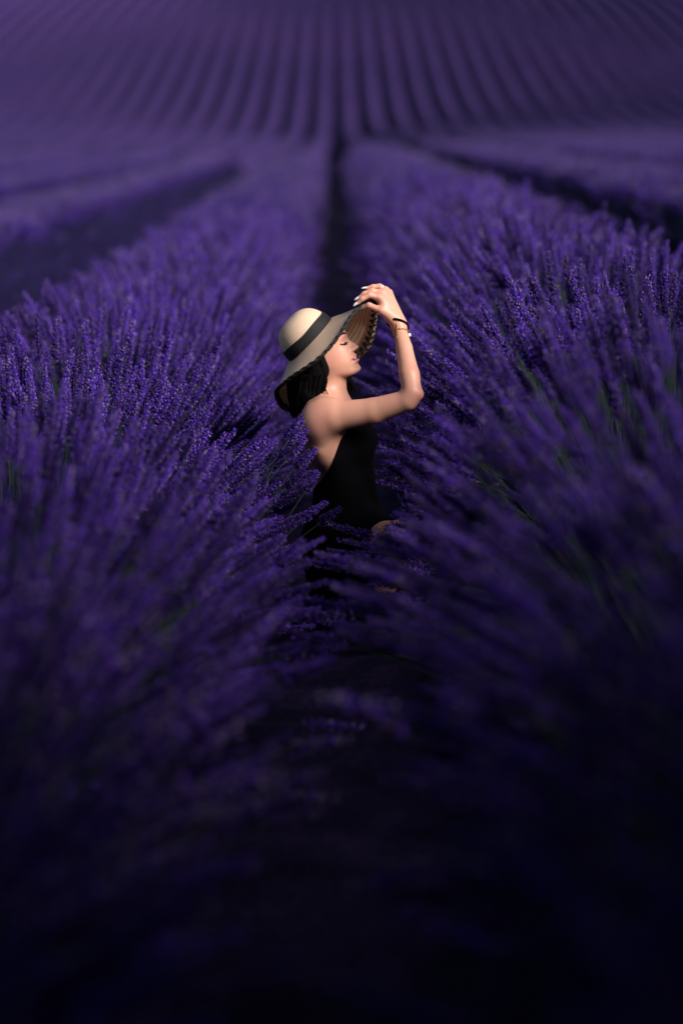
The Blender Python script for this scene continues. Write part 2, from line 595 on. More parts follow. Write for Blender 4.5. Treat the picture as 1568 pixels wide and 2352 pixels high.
        if i == 0:
            for (x0_, y0_, x1_, y1_, dy_) in ((655, 1003, 689, 958, -.24), (668, 1002, 694, 966, -.26), (660, 1030, 700, 985, -.22), (664, 1048, 703, 1008, -.27),
                                              (676, 1075, 712, 1037, -.25), (690, 1068, 719, 1040, -.21), (672, 1102, 716, 1086, -.24), (700, 1128, 722, 1098, -.26),
                                              (640, 1050, 690, 1012, -.30), (655, 1120, 700, 1082, -.33), (735, 1200, 782, 1168, -.30), (700, 1190, 745, 1150, -.36)) if side < 0 else \
                                             ((960, 1228, 902, 1198, -.36), (972, 1246, 915, 1222, -.38), (955, 1268, 894, 1246, -.36), (965, 1288, 905, 1268, -.40),
                                              (950, 1206, 905, 1176, -.35), (985, 1214, 930, 1186, -.37), (975, 1268, 925, 1240, -.34), (940, 1302, 880, 1290, -.36),
                                              (930, 1330, 866, 1308, -.38), (905, 1342, 850, 1332, -.36), (1005, 1242, 950, 1210, -.36), (990, 1300, 940, 1272, -.36),
                                              (930, 1452, 862, 1432, -.42), (945, 1440, 880, 1420, -.44), (915, 1470, 845, 1446, -.43), (930, 1425, 866, 1400, -.40)):
                b0 = at(x0_, y0_, dy_)
                e0 = at(x1_, y1_, dy_ + 0.015)
                zz = (e0 - b0)
                q = random.randrange(4)
                zx = Vector((0, 0, 1)) - zz.normalized() * zz.normalized().z
                zx.normalize()
                zn = zz.normalized()
                rm = Matrix((zx, zn.cross(zx), zn)).transposed()
                s_ob = new_obj('flower_spike', HEADS[q], root)
                s_ob.location = b0
                s_ob.rotation_euler = rm.to_euler()
                k_ = zz.length / (0.115, 0.10, 0.13, 0.09)[q]
                s_ob.scale = (1.3, 1.3, max(0.6, k_))
                new_obj('stem', STEMS[q], s_ob)
        scatter_obj('flower_spikes', base, rot, sc, kind, root)

# ------------------------------------------------------------------ added unseen tree behind the camera, put there to darken the near rows
m, nt, b = mat('bark', rough=0.9, spec=0.1)
noise_color(nt, b, (0.05, 0.035, 0.025), (0.14, 0.10, 0.075), 14, bump=0.8, bscale=40, dist=0.02)
M['bark'] = m
m, nt, b = mat('tree_leaf', (0.035, 0.06, 0.025), 0.6, 0.2)
M['leaf'] = m
TX, TY = 1.75, -3.4
tree = empty('added_shade_tree', (TX, TY, float(ground_z(TX, TY))))
tag(tree, 'added leafy tree out of view behind the camera, shading the near rows', 'tree')
V, Fc = [], []
tz = float(ground_z(TX, TY))
tube(catmull([(TX, TY, tz - .1), (TX + .05, TY + .05, tz + 1.0), (TX - .1, TY + .15, tz + 2.2), (TX, TY + .1, tz + 3.6)], 10),
     [.26, .22, .2, .19, .18, .17, .16, .15, .14, .12], 10, False, V, Fc)
for k in range(11):
    a = k * 2.4
    r0 = 2.0 + 1.2 * random.random()
    e = (TX + math.cos(a) * r0 * 1.3, TY + math.sin(a) * r0 * 1.2, tz + 3.2 + random.random() * 1.6)
    st = (TX - .05, TY + .12, tz + 1.9 + 0.13 * k)
    mid = tuple((p + q) / 2 + (0.25 if j == 2 else 0) for j, (p, q) in enumerate(zip(st, e)))
    tube(catmull([st, mid, e], 7), np.linspace(.075, .02, 7), 6, False, V, Fc)
new_obj('trunk', mesh('trunk', V, Fc, [M['bark']]), tree)
nl = 95000
cl = rng.uniform([-4.5, -7.5, 2.75], [12.5, 2.0, 5.6], (270, 3))
cl[:, 2] = 2.85 + (cl[:, 2] - 2.75) * (1 - 0.10 * np.abs(cl[:, 0] - 1.8))
c0 = cl[rng.integers(0, len(cl), nl)] + rng.normal(0, 1, (nl, 3)) * np.array([0.55, 0.5, 0.24])
low = rng.random(nl) < 0.22
c0[low] = rng.uniform([-5.0, -7.5, 1.3], [9.0, -1.0, 2.9], (int(low.sum()), 3))
c0[:, 2] = np.where(low, c0[:, 2], np.maximum(c0[:, 2], 2.3 + 0.1 * rng.random(nl)))
c0[:, 1] = np.where(c0[:, 1] > 2.2 - 1.1 * (c0[:, 2] - 2.3), 2.2 - 1.1 * (c0[:, 2] - 2.3) - 0.35 * np.abs(c0[:, 1]), c0[:, 1])
d1 = rng.normal(0, 1, (nl, 3)); d1 /= np.linalg.norm(d1, axis=1)[:, None]
d2 = np.cross(d1, rng.normal(0, 1, (nl, 3))); d2 /= np.linalg.norm(d2, axis=1)[:, None]
sz = rng.uniform(0.085, 0.14, nl)[:, None]
LV = np.stack([c0 - d1 * sz, c0 + d2 * sz * .5, c0 + d1 * sz, c0 - d2 * sz * .5], 1).reshape(-1, 3)
new_obj('crown', mesh('crown', LV, np.arange(nl * 4).reshape(-1, 4), [M['leaf']], smooth=False), tree)

# ------------------------------------------------------------------ person: one continuous body from a signed distance field
VOX = 0.0026
LO = np.array([-0.20, FOCUS - 0.42, 0.0])
HI = np.array([0.42, FOCUS + 0.32, 1.19])
DIM = np.ceil((HI - LO) / VOX).astype(int) + 1
GXc = (LO[0] + np.arange(DIM[0]) * VOX).astype(np.float32)
GYc = (LO[1] + np.arange(DIM[1]) * VOX).astype(np.float32)
GZc = (LO[2] + np.arange(DIM[2]) * VOX).astype(np.float32)

def box_of(lo, hi):
    a = np.clip(np.floor((lo - LO) / VOX).astype(int), 0, DIM - 1)
    b_ = np.clip(np.ceil((hi - LO) / VOX).astype(int) + 1, 1, DIM)
    return tuple(slice(int(p), int(q)) for p, q in zip(a, b_))

def coords(sl):
    return GXc[sl[0]][:, None, None], GYc[sl[1]][None, :, None], GZc[sl[2]][None, None, :]

def smin(a, b_, k):
    if k <= 0:
        return np.minimum(a, b_)
    h = np.maximum(k - np.abs(a - b_), 0) / k
    return np.minimum(a, b_) - h * h * k * 0.25

def smax(a, b_, k):
    return -smin(-a, -b_, k)

class Field:
    def __init__(self):
        self.f = np.full(DIM, 1.0, dtype=np.float32)
    def put(self, sl, d, k):
        self.f[sl] = smin(self.f[sl], d.astype(np.float32), k)
    def cone(self, a, b_, ra, rb, k=0.02, flat=None):
        """tapered capsule; flat=(axis, factor) squashes it along a direction"""
        a = np.asarray(a, float); b_ = np.asarray(b_, float)
        m_ = max(ra, rb) + k + 0.012
        if flat is not None:
            m_ = m_ / min(flat[1], 1.0)
        sl = box_of(np.minimum(a, b_) - m_, np.maximum(a, b_) + m_)
        X, Y, Z = coords(sl)
        ba = b_ - a
        px, py, pz = X - a[0], Y - a[1], Z - a[2]
        h = np.clip((px * ba[0] + py * ba[1] + pz * ba[2]) / max(ba.dot(ba), 1e-9), 0, 1)
        qx, qy, qz = px - h * ba[0], py - h * ba[1], pz - h * ba[2]
        if flat is not None:
            n_ = np.asarray(flat[0], float); n_ = n_ / np.linalg.norm(n_)
            w = (qx * n_[0] + qy * n_[1] + qz * n_[2]) * (1 / flat[1] - 1)
            qx, qy, qz = qx + n_[0] * w, qy + n_[1] * w, qz + n_[2] * w
        self.put(sl, np.sqrt(qx * qx + qy * qy + qz * qz) - (ra + (rb - ra) * h), k)
    def ell(self, c, r, k=0.02, axes=None):
        c = np.asarray(c, float); r = np.asarray(r, float)
        m_ = r.max() + k + 0.012
        sl = box_of(c - m_, c + m_)
        X, Y, Z = coords(sl)
        px, py, pz = X - c[0], Y - c[1], Z - c[2]
        if axes is not None:
            ax = [np.asarray(q, float) for q in axes]
            px, py, pz = [px * q[0] + py * q[1] + pz * q[2] for q in ax]
        k0 = np.sqrt((px / r[0]) ** 2 + (py / r[1]) ** 2 + (pz / r[2]) ** 2)
        k1 = np.sqrt((px / r[0] ** 2) ** 2 + (py / r[1] ** 2) ** 2 + (pz / r[2] ** 2) ** 2) + 1e-9
        self.put(sl, k0 * (k0 - 1) / k1, k)

def surface(F_):
    """surface nets over a dense field"""
    ins = F_ < 0
    nxx, nyy, nzz = F_.shape
    s8 = np.zeros((nxx - 1, nyy - 1, nzz - 1), dtype=np.uint8)
    for dx in (0, 1):
        for dy in (0, 1):
            for dz in (0, 1):
                s8 += ins[dx:nxx - 1 + dx, dy:nyy - 1 + dy, dz:nzz - 1 + dz]
    act = (s8 > 0) & (s8 < 8)
    cells = np.argwhere(act)
    vid = np.full(act.shape, -1, dtype=np.int32)
    vid[act] = np.arange(len(cells))
    i, j, k = cells.T
    val = {}
    for dx in (0, 1):
        for dy in (0, 1):
            for dz in (0, 1):
                val[dx, dy, dz] = F_[i + dx, j + dy, k + dz].astype(np.float64)
    acc = np.zeros((len(cells), 3)); cnt = np.zeros(len(cells))
    cs = list(val)
    for p in cs:
        for ax in range(3):
            if p[ax] == 0:
                q = list(p); q[ax] = 1; q = tuple(q)
                a, b_ = val[p], val[q]
                cr = (a < 0) != (b_ < 0)
                t = np.where(cr, a / np.where(cr, a - b_, 1), 0)
                pos = np.tile(np.array(p, float), (len(cells), 1))
                pos[:, ax] = t
                acc[cr] += pos[cr]; cnt[cr] += 1
    V = LO + (cells + acc / cnt[:, None]) * VOX
    faces = []
    for ax in range(3):
        a = [slice(None)] * 3; b_ = [slice(None)] * 3
        a[ax] = slice(0, -1); b_[ax] = slice(1, None)
        A_, B_ = ins[tuple(a)], ins[tuple(b_)]
        e = np.argwhere(A_ != B_)
        o1, o2 = [(1, 2), (2, 0), (0, 1)][ax]
        e = e[(e[:, o1] > 0) & (e[:, o2] > 0) & (e[:, o1] < F_.shape[o1] - 1) & (e[:, o2] < F_.shape[o2] - 1)]
        fl = A_[tuple(e.T)]
        def vv(d1, d2):
            q = e.copy(); q[:, o1] -= d1; q[:, o2] -= d2
            return vid[tuple(q.T)]
        quad = np.stack([vv(1, 1), vv(0, 1), vv(0, 0), vv(1, 0)], -1)
        quad[~fl] = quad[~fl][:, ::-1]
        faces.append(quad)
    fq_ = np.concatenate(faces)
    return V, fq_[(fq_ >= 0).all(1)]

def relax(V, fq_, it=2, lam=0.5, mask=None):
    for _ in range(it):
        s = np.zeros_like(V); c = np.zeros(len(V))
        for a, b_ in ((0, 1), (1, 2), (2, 3), (3, 0)):
            np.add.at(s, fq_[:, a], V[fq_[:, b_]]); np.add.at(c, fq_[:, a], 1)
            np.add.at(s, fq_[:, b_], V[fq_[:, a]]); np.add.at(c, fq_[:, b_], 1)
        V = V + (lam if mask is None else lam * mask[:, None]) * (s / np.maximum(c, 1)[:, None] - V)
    return V

# ---- head frame: t runs down the face, s forward, v sideways (negative towards the camera)
PXM = 1 / 750.0
TILT = math.atan2(0.39, 0.92)
HY = R(9)                                              # face turned a little towards the camera
NAS = A(795.6, 776.2, -0.012)
fwd0 = np.array([math.cos(TILT), 0, math.sin(TILT)])
dwn = np.array([math.sin(TILT), 0, -math.cos(TILT)])
latv = np.array([0, 1.0, 0])
hs = fwd0 * math.cos(HY) - latv * math.sin(HY)
hv = latv * math.cos(HY) + fwd0 * math.sin(HY)
ht = dwn

def HP(t, s, v):
    """head point from picture-sized units (px of 1/750 m) for t and s, metres for v"""
    return NAS + ht * t * PXM + hs * s * PXM + hv * v

T_b = np.array([-95, -65, -40, -20, -8, 0, 10, 22, 35, 48, 58, 63, 70, 77, 81, 85, 95]) * PXM
S_b = np.array([-30, -9, -1, 1.5, 2.6, -0.5, -2.0, -1, 1.5, 2.0, 1.0, 0.2, 2.0, 4.0, 1.5, -6, -30]) * PXM
T_n = np.array([-6, 0, 6, 11, 20, 26, 29, 31.5, 33.5, 35.5, 40]) * PXM       # nose ridge above the face
S_n = np.array([0, 1.2, 5.6, 10.0, 15.2, 18.6, 18.4, 15.8, 9.6, 2.8, 0]) * PXM

def face_front(t, v):
    av = np.abs(v)
    base = np.interp(t, T_b, S_b)
    W = 0.071
    fall = 0.078 * (1 - np.sqrt(np.clip(1 - np.clip(av / W, 0, 0.999) ** 1.8, 0, 1)))
    s = base - fall
    tp = t / PXM
    # eye sockets, lids, brow, cheekbones
    s = s - 0.0135 * np.exp(-((av - 0.029) / 0.0135) ** 2 - ((tp - 3) / 8.5) ** 2)
    s = s + 0.0075 * np.exp(-((av - 0.031) / 0.0105) ** 2 - ((tp - 4) / 6.5) ** 2)
    s = s + 0.0025 * np.exp(-((av - 0.026) / 0.016) ** 2 - ((tp + 11) / 5.0) ** 2)
    s = s + 0.0045 * np.exp(-((av - 0.040) / 0.016) ** 2 - ((tp - 22) / 13.0) ** 2)
    # nose
    nz = np.interp(t, T_n, S_n)
    wn_ = np.interp(tp, [-6, 5, 20, 29, 36], [0.0075, 0.0065, 0.0085, 0.0105, 0.011])
    s = s + nz * np.exp(-(av / wn_) ** 2.4)
    s = s + 0.0105 * np.exp(-((av - 0.0125) / 0.0052) ** 2 - ((tp - 28.5) / 4.6) ** 2)
    s = s - 0.0065 * np.exp(-((av - 0.0075) / 0.0040) ** 2 - ((tp - 34) / 2.2) ** 2)
    # mouth: two lips parted by a groove, corners tucked in
    mw = np.clip(1 - (av / 0.0255) ** 2, 0, 1)
    s = s + 0.0082 * mw ** 0.8 * np.exp(-((tp - 44 - 18 * av / 0.0255 * 0.12) / 4.3) ** 2)
    s = s + 0.0094 * mw ** 0.8 * np.exp(-((tp - 56.2) / 4.6) ** 2)
    s = s - 0.0105 * np.sqrt(mw) * np.exp(-((tp - 50.2) / (1.0 + 1.7 * mw)) ** 2)
    s = s - 0.0030 * np.exp(-((av - 0.028) / 0.005) ** 2 - ((tp - 50.5) / 4.5) ** 2)
    s = s - 0.0014 * np.exp(-(av / 0.004) ** 2 - ((tp - 38.5) / 3.0) ** 2)
    return s

hat_c = A(712.5, 780, 0.0)
hat_u = np.array([0.70, 0.0, 0.714]); hat_a = np.array([-0.714, -0.05, 0.70])
hat_a -= hat_u * hat_a.dot(hat_u); hat_a /= np.linalg.norm(hat_a)
hat_v = np.cross(hat_a, hat_u)                         # towards +Y (away from the camera)
if hat_v[1] < 0:
    hat_v = -hat_v
RIM = [(868, 695, -.01), (858, 688, -.05), (835, 699, -.09), (810, 722, -.125), (791, 752, -.15), (768, 786, -.165), (740, 817, -.175),
       (705, 843, -.165), (672, 864, -.14), (650, 882, -.105), (637, 894, -.06), (632, 905, -.01), (637, 923, .05), (650, 939, .10),
       (680, 945, .14), (720, 925, .17), (760, 888, .18), (795, 850, .18), (825, 823, .17), (846, 803, .15), (858, 775, .12),
       (864, 745, .09), (867, 715, .04)]
NP_ = 184
rim = catmull([A(*p) for p in RIM], NP_, True)
k_ = np.arange(NP_)
rim_plain = rim.copy()
rim = rim + hat_a * (0.0020 * np.sin(2 * math.pi * k_ / NP_ * 46))[:, None]
ru, rv = (rim - hat_c) @ hat_u, (rim - hat_c) @ hat_v
ang = np.arctan2(rv / 0.086, ru / 0.090)
HU, HV = 0.0895, 0.084
base_ring = hat_c + np.outer(np.cos(ang) * HU, hat_u) + np.outer(np.sin(ang) * HV, hat_v)
outw = np.outer(np.cos(ang), hat_u) + np.outer(np.sin(ang), hat_v)

# how high the head and hair may reach under the hat
rim_rho = np.sqrt((ru / HU) ** 2 + (rv / HV) ** 2)
rim_h = (rim - hat_c) @ hat_a
o_ = np.argsort(ang)
ang_s = np.concatenate([ang[o_] - 2 * math.pi, ang[o_], ang[o_] + 2 * math.pi])
rho_s = np.tile(rim_rho[o_], 3); h_s = np.tile(rim_h[o_], 3)
CH = 0.094

def under_hat(X, Y, Z, max_rho=9.0):
    dx, dy, dz = X - hat_c[0], Y - hat_c[1], Z - hat_c[2]
    u = dx * hat_u[0] + dy * hat_u[1] + dz * hat_u[2]
    v = dx * hat_v[0] + dy * hat_v[1] + dz * hat_v[2]
    h = dx * hat_a[0] + dy * hat_a[1] + dz * hat_a[2]
    rho = np.sqrt((u / HU) ** 2 + (v / HV) ** 2)
    a_ = np.arctan2(v / HV, u / HU)
    rr = np.interp(a_, ang_s, rho_s); hr = np.interp(a_, ang_s, h_s)
    w = np.clip((rho - 0.95) / (rr - 0.95), 0, 1)
    brim_lim = hr * w ** 1.15 - 0.007
    dome_lim = 0.95 * CH * np.sqrt(np.clip(1 - (rho / 0.955) ** 2.6, 0, 1)) - 0.004
    lim = np.where(rho < 0.955, dome_lim, brim_lim)
    return np.where((rho < max_rho), h - lim, -1.0) * 0.8

B = Field()
# torso
chest_c, waist_c, hip_c = A(766, 1010), A(790, 1118), A(795, 1235)
B.ell(A(764, 1000), (0.097, 0.145, 0.135), 0.0)
B.ell(A(790, 1110), (0.090, 0.125, 0.13), 0.07)
B.ell(A(798, 1235), (0.118, 0.165, 0.125), 0.07)
for sg in (-1, 1):
    B.ell(A(818, 1026, sg * 0.062), (0.052, 0.056, 0.056), 0.03)
    B.ell(A(717, 985, sg * 0.085), (0.022, 0.055, 0.075), 0.035)        # shoulder blades
# neck and shoulder girdle
B.cone(A(752, 950), A(757, 850), 0.052, 0.047, 0.04)
B.cone(A(742, 925), A(738, 950, -0.14), 0.040, 0.040, 0.05)
B.cone(A(744, 925), A(748, 950, 0.14), 0.040, 0.040, 0.05)
B.cone(A(762, 945, -0.02), A(757, 948, -0.14), 0.034, 0.042, 0.03)      # collar bones
B.cone(A(762, 945, 0.02), A(757, 948, 0.14), 0.034, 0.042, 0.03)
# right arm, raised
SHO, ELB, WRI = A(745, 962, -0.155), A(950, 913, -0.225), A(917, 745, -0.085)
B.cone(A(736, 965, -0.146), A(768, 957, -0.160), 0.048, 0.048, 0.035)
B.cone(A(768, 957, -0.160), A(858, 944, -0.190), 0.0465, 0.0395, 0.008)
B.cone(A(858, 944, -0.190), A(936, 919, -0.220), 0.0395, 0.0315, 0.008)
B.cone(A(936, 918, -0.220), A(961, 906, -0.228), 0.0315, 0.0165, 0.008)
B.cone(A(946, 900, -0.224), A(940, 862, -0.195), 0.0285, 0.0310, 0.014)
B.cone(A(940, 862, -0.195), A(928, 800, -0.140), 0.0310, 0.0250, 0.006)
B.cone(A(928, 800, -0.140), A(916, 750, -0.088), 0.0250, 0.0200, 0.006)
B.cone(A(730, 985, -0.125), A(752, 1040, -0.112), 0.045, 0.035, 0.05)   # side of the back under the arm
# left arm, lowered towards the knee
B.cone(A(748, 962, 0.150), A(785, 1005, 0.165), 0.048, 0.045, 0.03)
B.cone(A(785, 1005, 0.165), A(806, 1090, 0.175), 0.044, 0.034, 0.01)
B.cone(A(806, 1090, 0.175), A(846, 1185, 0.140), 0.034, 0.024, 0.012)
B.cone(A(846, 1185, 0.140), A(860, 1225, 0.130), 0.024, 0.020, 0.02, flat=((0, 1, 0), 0.6))
for q in range(4):
    B.cone(A(857 + q * 3, 1222, 0.115 + q * 0.014), A(869 + q * 3, 1255, 0.108 + q * 0.015), 0.0085, 0.0065, 0.008)
B.cone(A(853, 1205, 0.125), A(860, 1232, 0.100), 0.009, 0.007, 0.008)
# legs: right knee up, left knee down
B.cone(A(800, 1260, -0.09), A(935, 1240, -0.27), 0.088, 0.058, 0.05)
B.cone(A(935, 1240, -0.27), A(870, 1345, -0.235), 0.052, 0.045, 0.03)
B.cone(A(870, 1345, -0.235), A(822, 1422, -0.16), 0.045, 0.032, 0.03)
B.cone(A(815, 1428, -0.14), A(838, 1440, -0.19), 0.026, 0.017, 0.02)
B.cone(A(805, 1262, 0.09), A(850, 1350, 0.13), 0.088, 0.054, 0.05)
B.cone(A(850, 1355, 0.13), A(805, 1400, 0.13), 0.050, 0.040, 0.03)
B.cone(A(815, 1400, 0.13), A(745, 1425, 0.12), 0.040, 0.026, 0.03)

# head, merged softly into the neck
hc = HP(-22, -72, 0)
sl = box_of(HP(5, -70, 0) - 0.19, HP(5, -70, 0) + 0.19)
X, Y, Z = coords(sl)
dxx, dyy, dzz = X - NAS[0], Y - NAS[1], Z - NAS[2]
tt = dxx * ht[0] + dyy * ht[1] + dzz * ht[2]
ss = dxx * hs[0] + dyy * hs[1] + dzz * hs[2]
vv_ = dxx * hv[0] + dyy * hv[1] + dzz * hv[2]
front = (ss - face_front(tt, vv_)) * 0.8
avv = np.abs(vv_)
wid = np.interp(tt / PXM, [-90, -50, -10, 20, 45, 65, 80, 95], [0.050, 0.066, 0.0705, 0.0690, 0.0620, 0.0530, 0.043, 0.035])
sidef = avv - wid
sp = ss / PXM
jaw_t = np.interp(sp, [-110, -75, -60, -35, -10, 5], [50, 63, 71, 79.5, 85, 85]) * PXM + 0.004 * (avv / 0.05) ** 2 * 0 - 0.10 * np.clip(avv - 0.03, 0, None)
jawf = (tt - jaw_t) * 0.95
topf = -(tt + 0.085)
backf = -(ss + 0.088)
face = smax(smax(front, sidef, 0.030), smax(jawf, smax(topf, backf, 0.02), 0.02), 0.016)
ec = NAS + ht * (-22 * PXM) + hs * (-70 * PXM)
q0 = np.sqrt(((ss + 70 * PXM) / 0.092) ** 2 + ((tt + 24 * PXM) / 0.093) ** 2 + (vv_ / 0.0735) ** 2)
q1 = np.sqrt(((ss + 70 * PXM) / 0.092 ** 2) ** 2 + ((tt + 24 * PXM) / 0.093 ** 2) ** 2 + (vv_ / 0.0735 ** 2) ** 2) + 1e-9
cran = q0 * (q0 - 1) / q1
head = smin(face, cran, 0.025)
head = np.maximum(head, under_hat(X, Y, Z, 1.25))
B.put(sl, head, 0.016)
B.cone(HP(38, -66, 0), A(757, 880), 0.046, 0.047, 0.018)
del tt, ss, vv_, front, avv, wid, sidef, sp, jaw_t, jawf, topf, backf, face, q0, q1, cran, head

# right hand: palm, then five fingers kept apart from one another
Hn = Field()
IDX = [A(871, 683, -0.094), A(848, 677, -0.104), A(831, 686, -0.108), A(820.5, 696, -0.108)]
MID = [A(878, 673, -0.076), A(853, 668, -0.084), A(836, 675, -0.088), A(824, 684, -0.090)]
RNG_ = [A(885, 667, -0.058), A(872, 657.5, -0.062), A(856, 658.5, -0.066), A(841, 662, -0.068)]
LIT = [A(893, 672, -0.042), A(884, 665, -0.034), A(872, 668, -0.032), A(862, 674, -0.034)]
THB = [A(906, 728, -0.098), A(874, 713, -0.106), A(847, 701, -0.100), A(827, 708, -0.090)]
pal_n = np.array([0.55, 0.6, 0.5])
for P, r_ in ((IDX, .0135), (MID, .0135), (RNG_, .0125), (LIT, .0115)):
    Hn.cone(WRI + (P[0] - WRI) * 0.02, P[0], 0.0185, r_, 0.012)
Hn.cone(A(912, 742, -0.095), A(878, 712, -0.103), 0.019, 0.014, 0.014)
fing = Field()
for P, r0 in ((IDX, .0092), (MID, .0095), (RNG_, .0090), (LIT, .0080), (THB, .0108)):
    lo_, hi_ = np.min(P, 0) - 0.03, np.max(P, 0) + 0.03
    slf = box_of(lo_, hi_)
    tmp = np.full(tuple(s_.stop - s_.start for s_ in slf), 1.0, dtype=np.float32)
    Xf, Yf, Zf = coords(slf)
    for a, b_, ra, rb in zip(P[:-1], P[1:], (r0 * 1.12, r0 * 0.97, r0 * 0.86), (r0 * 0.97, r0 * 0.86, r0 * 0.62)):
        ba = b_ - a
        px, py, pz = Xf - a[0], Yf - a[1], Zf - a[2]
        h = np.clip((px * ba[0] + py * ba[1] + pz * ba[2]) / ba.dot(ba), 0, 1)
        d = np.sqrt((px - h * ba[0]) ** 2 + (py - h * ba[1]) ** 2 + (pz - h * ba[2]) ** 2) - (ra + (rb - ra) * h)
        tmp = smin(tmp, d.astype(np.float32), 0.004)
    fing.f[slf] = np.minimum(fing.f[slf], tmp)
hand = smin(Hn.f, fing.f, 0.007)
B.f = smin(B.f, hand, 0.014)
body_field = B.f
del Hn, fing, hand
bv, bf = surface(body_field)
bv = relax(bv, bf, 1, 0.45)
far_w = np.minimum(np.clip((np.linalg.norm(bv - HP(35, -45, 0), axis=1) - 0.10) / 0.03, 0, 1),
                   np.clip((np.linalg.norm(bv - A(868, 690, -0.08), axis=1) - 0.075) / 0.03, 0, 1))
bv = relax(bv, bf, 22, 0.5, far_w)

# ------ colours that belong to the skin itself: lips, brows, knuckles
m, nt, b = mat('skin', rough=0.46, spec=0.4)
cattr = node(nt, 'ShaderNodeAttribute', attribute_name='skin_color')
tc = node(nt, 'ShaderNodeTexCoord')
nz1 = node(nt, 'ShaderNodeTexNoise', i_Scale=38.0, i_Detail=6.0)
mx = node(nt, 'ShaderNodeMix', data_type='RGBA', blend_type='MULTIPLY')
mx.inputs['Factor'].default_value = 0.5
cr = node(nt, 'ShaderNodeValToRGB')
cr.color_ramp.elements[0].color = (0.80, 0.68, 0.66, 1)
cr.color_ramp.elements[1].color = (1.0, 1.0, 1.0, 1)
nt.links.new(tc.outputs['Object'], nz1.inputs['Vector'])
nt.links.new(nz1.outputs[0], cr.inputs[0])
nt.links.new(cattr.outputs['Color'], mx.inputs['A'])
nt.links.new(cr.outputs[0], mx.inputs['B'])
nt.links.new(mx.outputs['Result'], b.inputs['Base Color'])
b.inputs['Subsurface Weight'].default_value = 0.25
b.inputs['Subsurface Radius'].default_value = (1.0, 0.35, 0.2)
b.inputs['Subsurface Scale'].default_value = 0.012
n3 = node(nt, 'ShaderNodeTexNoise', i_Scale=420.0, i_Detail=3.0)
bp = node(nt, 'ShaderNodeBump', i_Strength=0.10, i_Distance=0.001)
nt.links.new(tc.outputs['Object'], n3.inputs['Vector'])
nt.links.new(n3.outputs[0], bp.inputs['Height'])
nt.links.new(bp.outputs[0], b.inputs['Normal'])
M['skin'] = m
SKIN = np.array([0.58, 0.31, 0.222])
LIP = np.array([0.58, 0.19, 0.21])
rel = bv - NAS
pt, ps, pv = rel @ ht / PXM, rel @ hs, rel @ hv
cols = np.tile(SKIN, (len(bv), 1))
apv = np.abs(pv)
near_face = (pt > -60) & (pt < 90) & (ps > -0.075) & (apv < 0.075)
half_w = np.clip(1 - (apv / 0.0265) ** 2, 0, 1)
u_top = 50.2 - 9.8 * half_w ** 0.6
u_bot = 50.2 + 10.8 * half_w ** 0.6
lip = near_face & (apv < 0.0265) & (ps > -0.03) & (pt > u_top) & (pt < u_bot)
lipw = np.where(lip, np.clip(np.minimum(pt - u_top, u_bot - pt) / 1.6, 0, 1), 0)
mouth_in = np.where(near_face & (apv < 0.022) & (ps > -0.03), np.exp(-((pt - 50.2) / (0.7 + 1.1 * half_w)) ** 2), 0)
cols = cols * (1 - lipw[:, None]) + LIP * lipw[:, None]
cols = cols * (1 - 0.85 * mouth_in[:, None]) + np.array([0.10, 0.02, 0.03]) * 0.85 * mouth_in[:, None]
cheek = np.where(near_face, np.exp(-((apv - 0.045) / 0.02) ** 2 - ((pt - 24) / 14) ** 2), 0)[:, None]
cols = cols * (1 - 0.30 * cheek) + np.array([0.60, 0.29, 0.255]) * 0.30 * cheek
for c_, r_s, amt in ((A(957, 908, -0.226), 0.035, 0.45), (A(872, 676, -0.09), 0.03, 0.35), (A(845, 690, -0.1), 0.03, 0.3), (A(740, 955, -0.19), 0.05, 0.25), (A(935, 1225, -0.3), 0.05, 0.4)):
    wgt = (amt * np.exp(-((bv - c_) ** 2).sum(1) / r_s ** 2))[:, None]
    cols = cols * (1 - wgt) + np.array([0.56, 0.235, 0.185]) * wgt
lid = np.where(near_face, np.exp(-((apv - 0.031) / 0.011) ** 2 - ((pt + 1) / 4.5) ** 2), 0)[:, None]
cols = cols * (1 - 0.55 * lid) + np.array([0.36, 0.19, 0.19]) * 0.55 * lid
bme = mesh('body', bv, bf, [M['skin']])
set_color(bme, 'skin_color', cols)

person = empty('person', (float(at(800, 1300).x), FOCUS, 0.02))
tag(person, 'person in a black halter dress crouching in the furrow, hand raised to hat', 'person')
new_obj('body', bme, person)
bvh = BVHTree.FromPolygons([tuple(v) for v in bv], bf.tolist())

def onto(p, d, lift=0.0):
    """first point of the body along direction d from p"""
    h = bvh.ray_cast(Vector(p), Vector(d).normalized())
    if h[0] is None:
        return None
    return np.array(h[0] + h[1] * lift)

# ------ dress: the torso again, a little fuller, cut at the back and under the arm
D = Field()
D.ell(A(764, 1000), (0.101, 0.149, 0.139), 0.0)
D.ell(A(791, 1110), (0.096, 0.131, 0.13), 0.07)
D.ell(A(799, 1235), (0.128, 0.175, 0.135), 0.08)
for sg in (-1, 1):
    D.ell(A(819, 1026, sg * 0.062), (0.057, 0.061, 0.061), 0.03)
D.cone(A(730, 985, -0.125), A(752, 1040, -0.112), 0.049, 0.040, 0.05)
D.cone(A(800, 1258, -0.09), A(868, 1250, -0.165), 0.098, 0.090, 0.05)
D.cone(A(805, 1262, 0.09), A(900, 1305, 0.11), 0.098, 0.088, 0.05)
D.cone(A(800, 1280, 0.0), A(815, 1330, 0.0), 0.14, 0.155, 0.08)
D.cone(A(845, 1300, -0.21), A(840, 1405, -0.20), 0.080, 0.080, 0.05)      # skirt falling over the shin
D.cone(A(845, 1005, -0.03), A(800, 940, -0.02), 0.030, 0.020, 0.03)
D.cone(A(845, 1005, 0.03), A(800, 940, 0.02), 0.030, 0.020, 0.03)
sl = box_of(LO, HI)
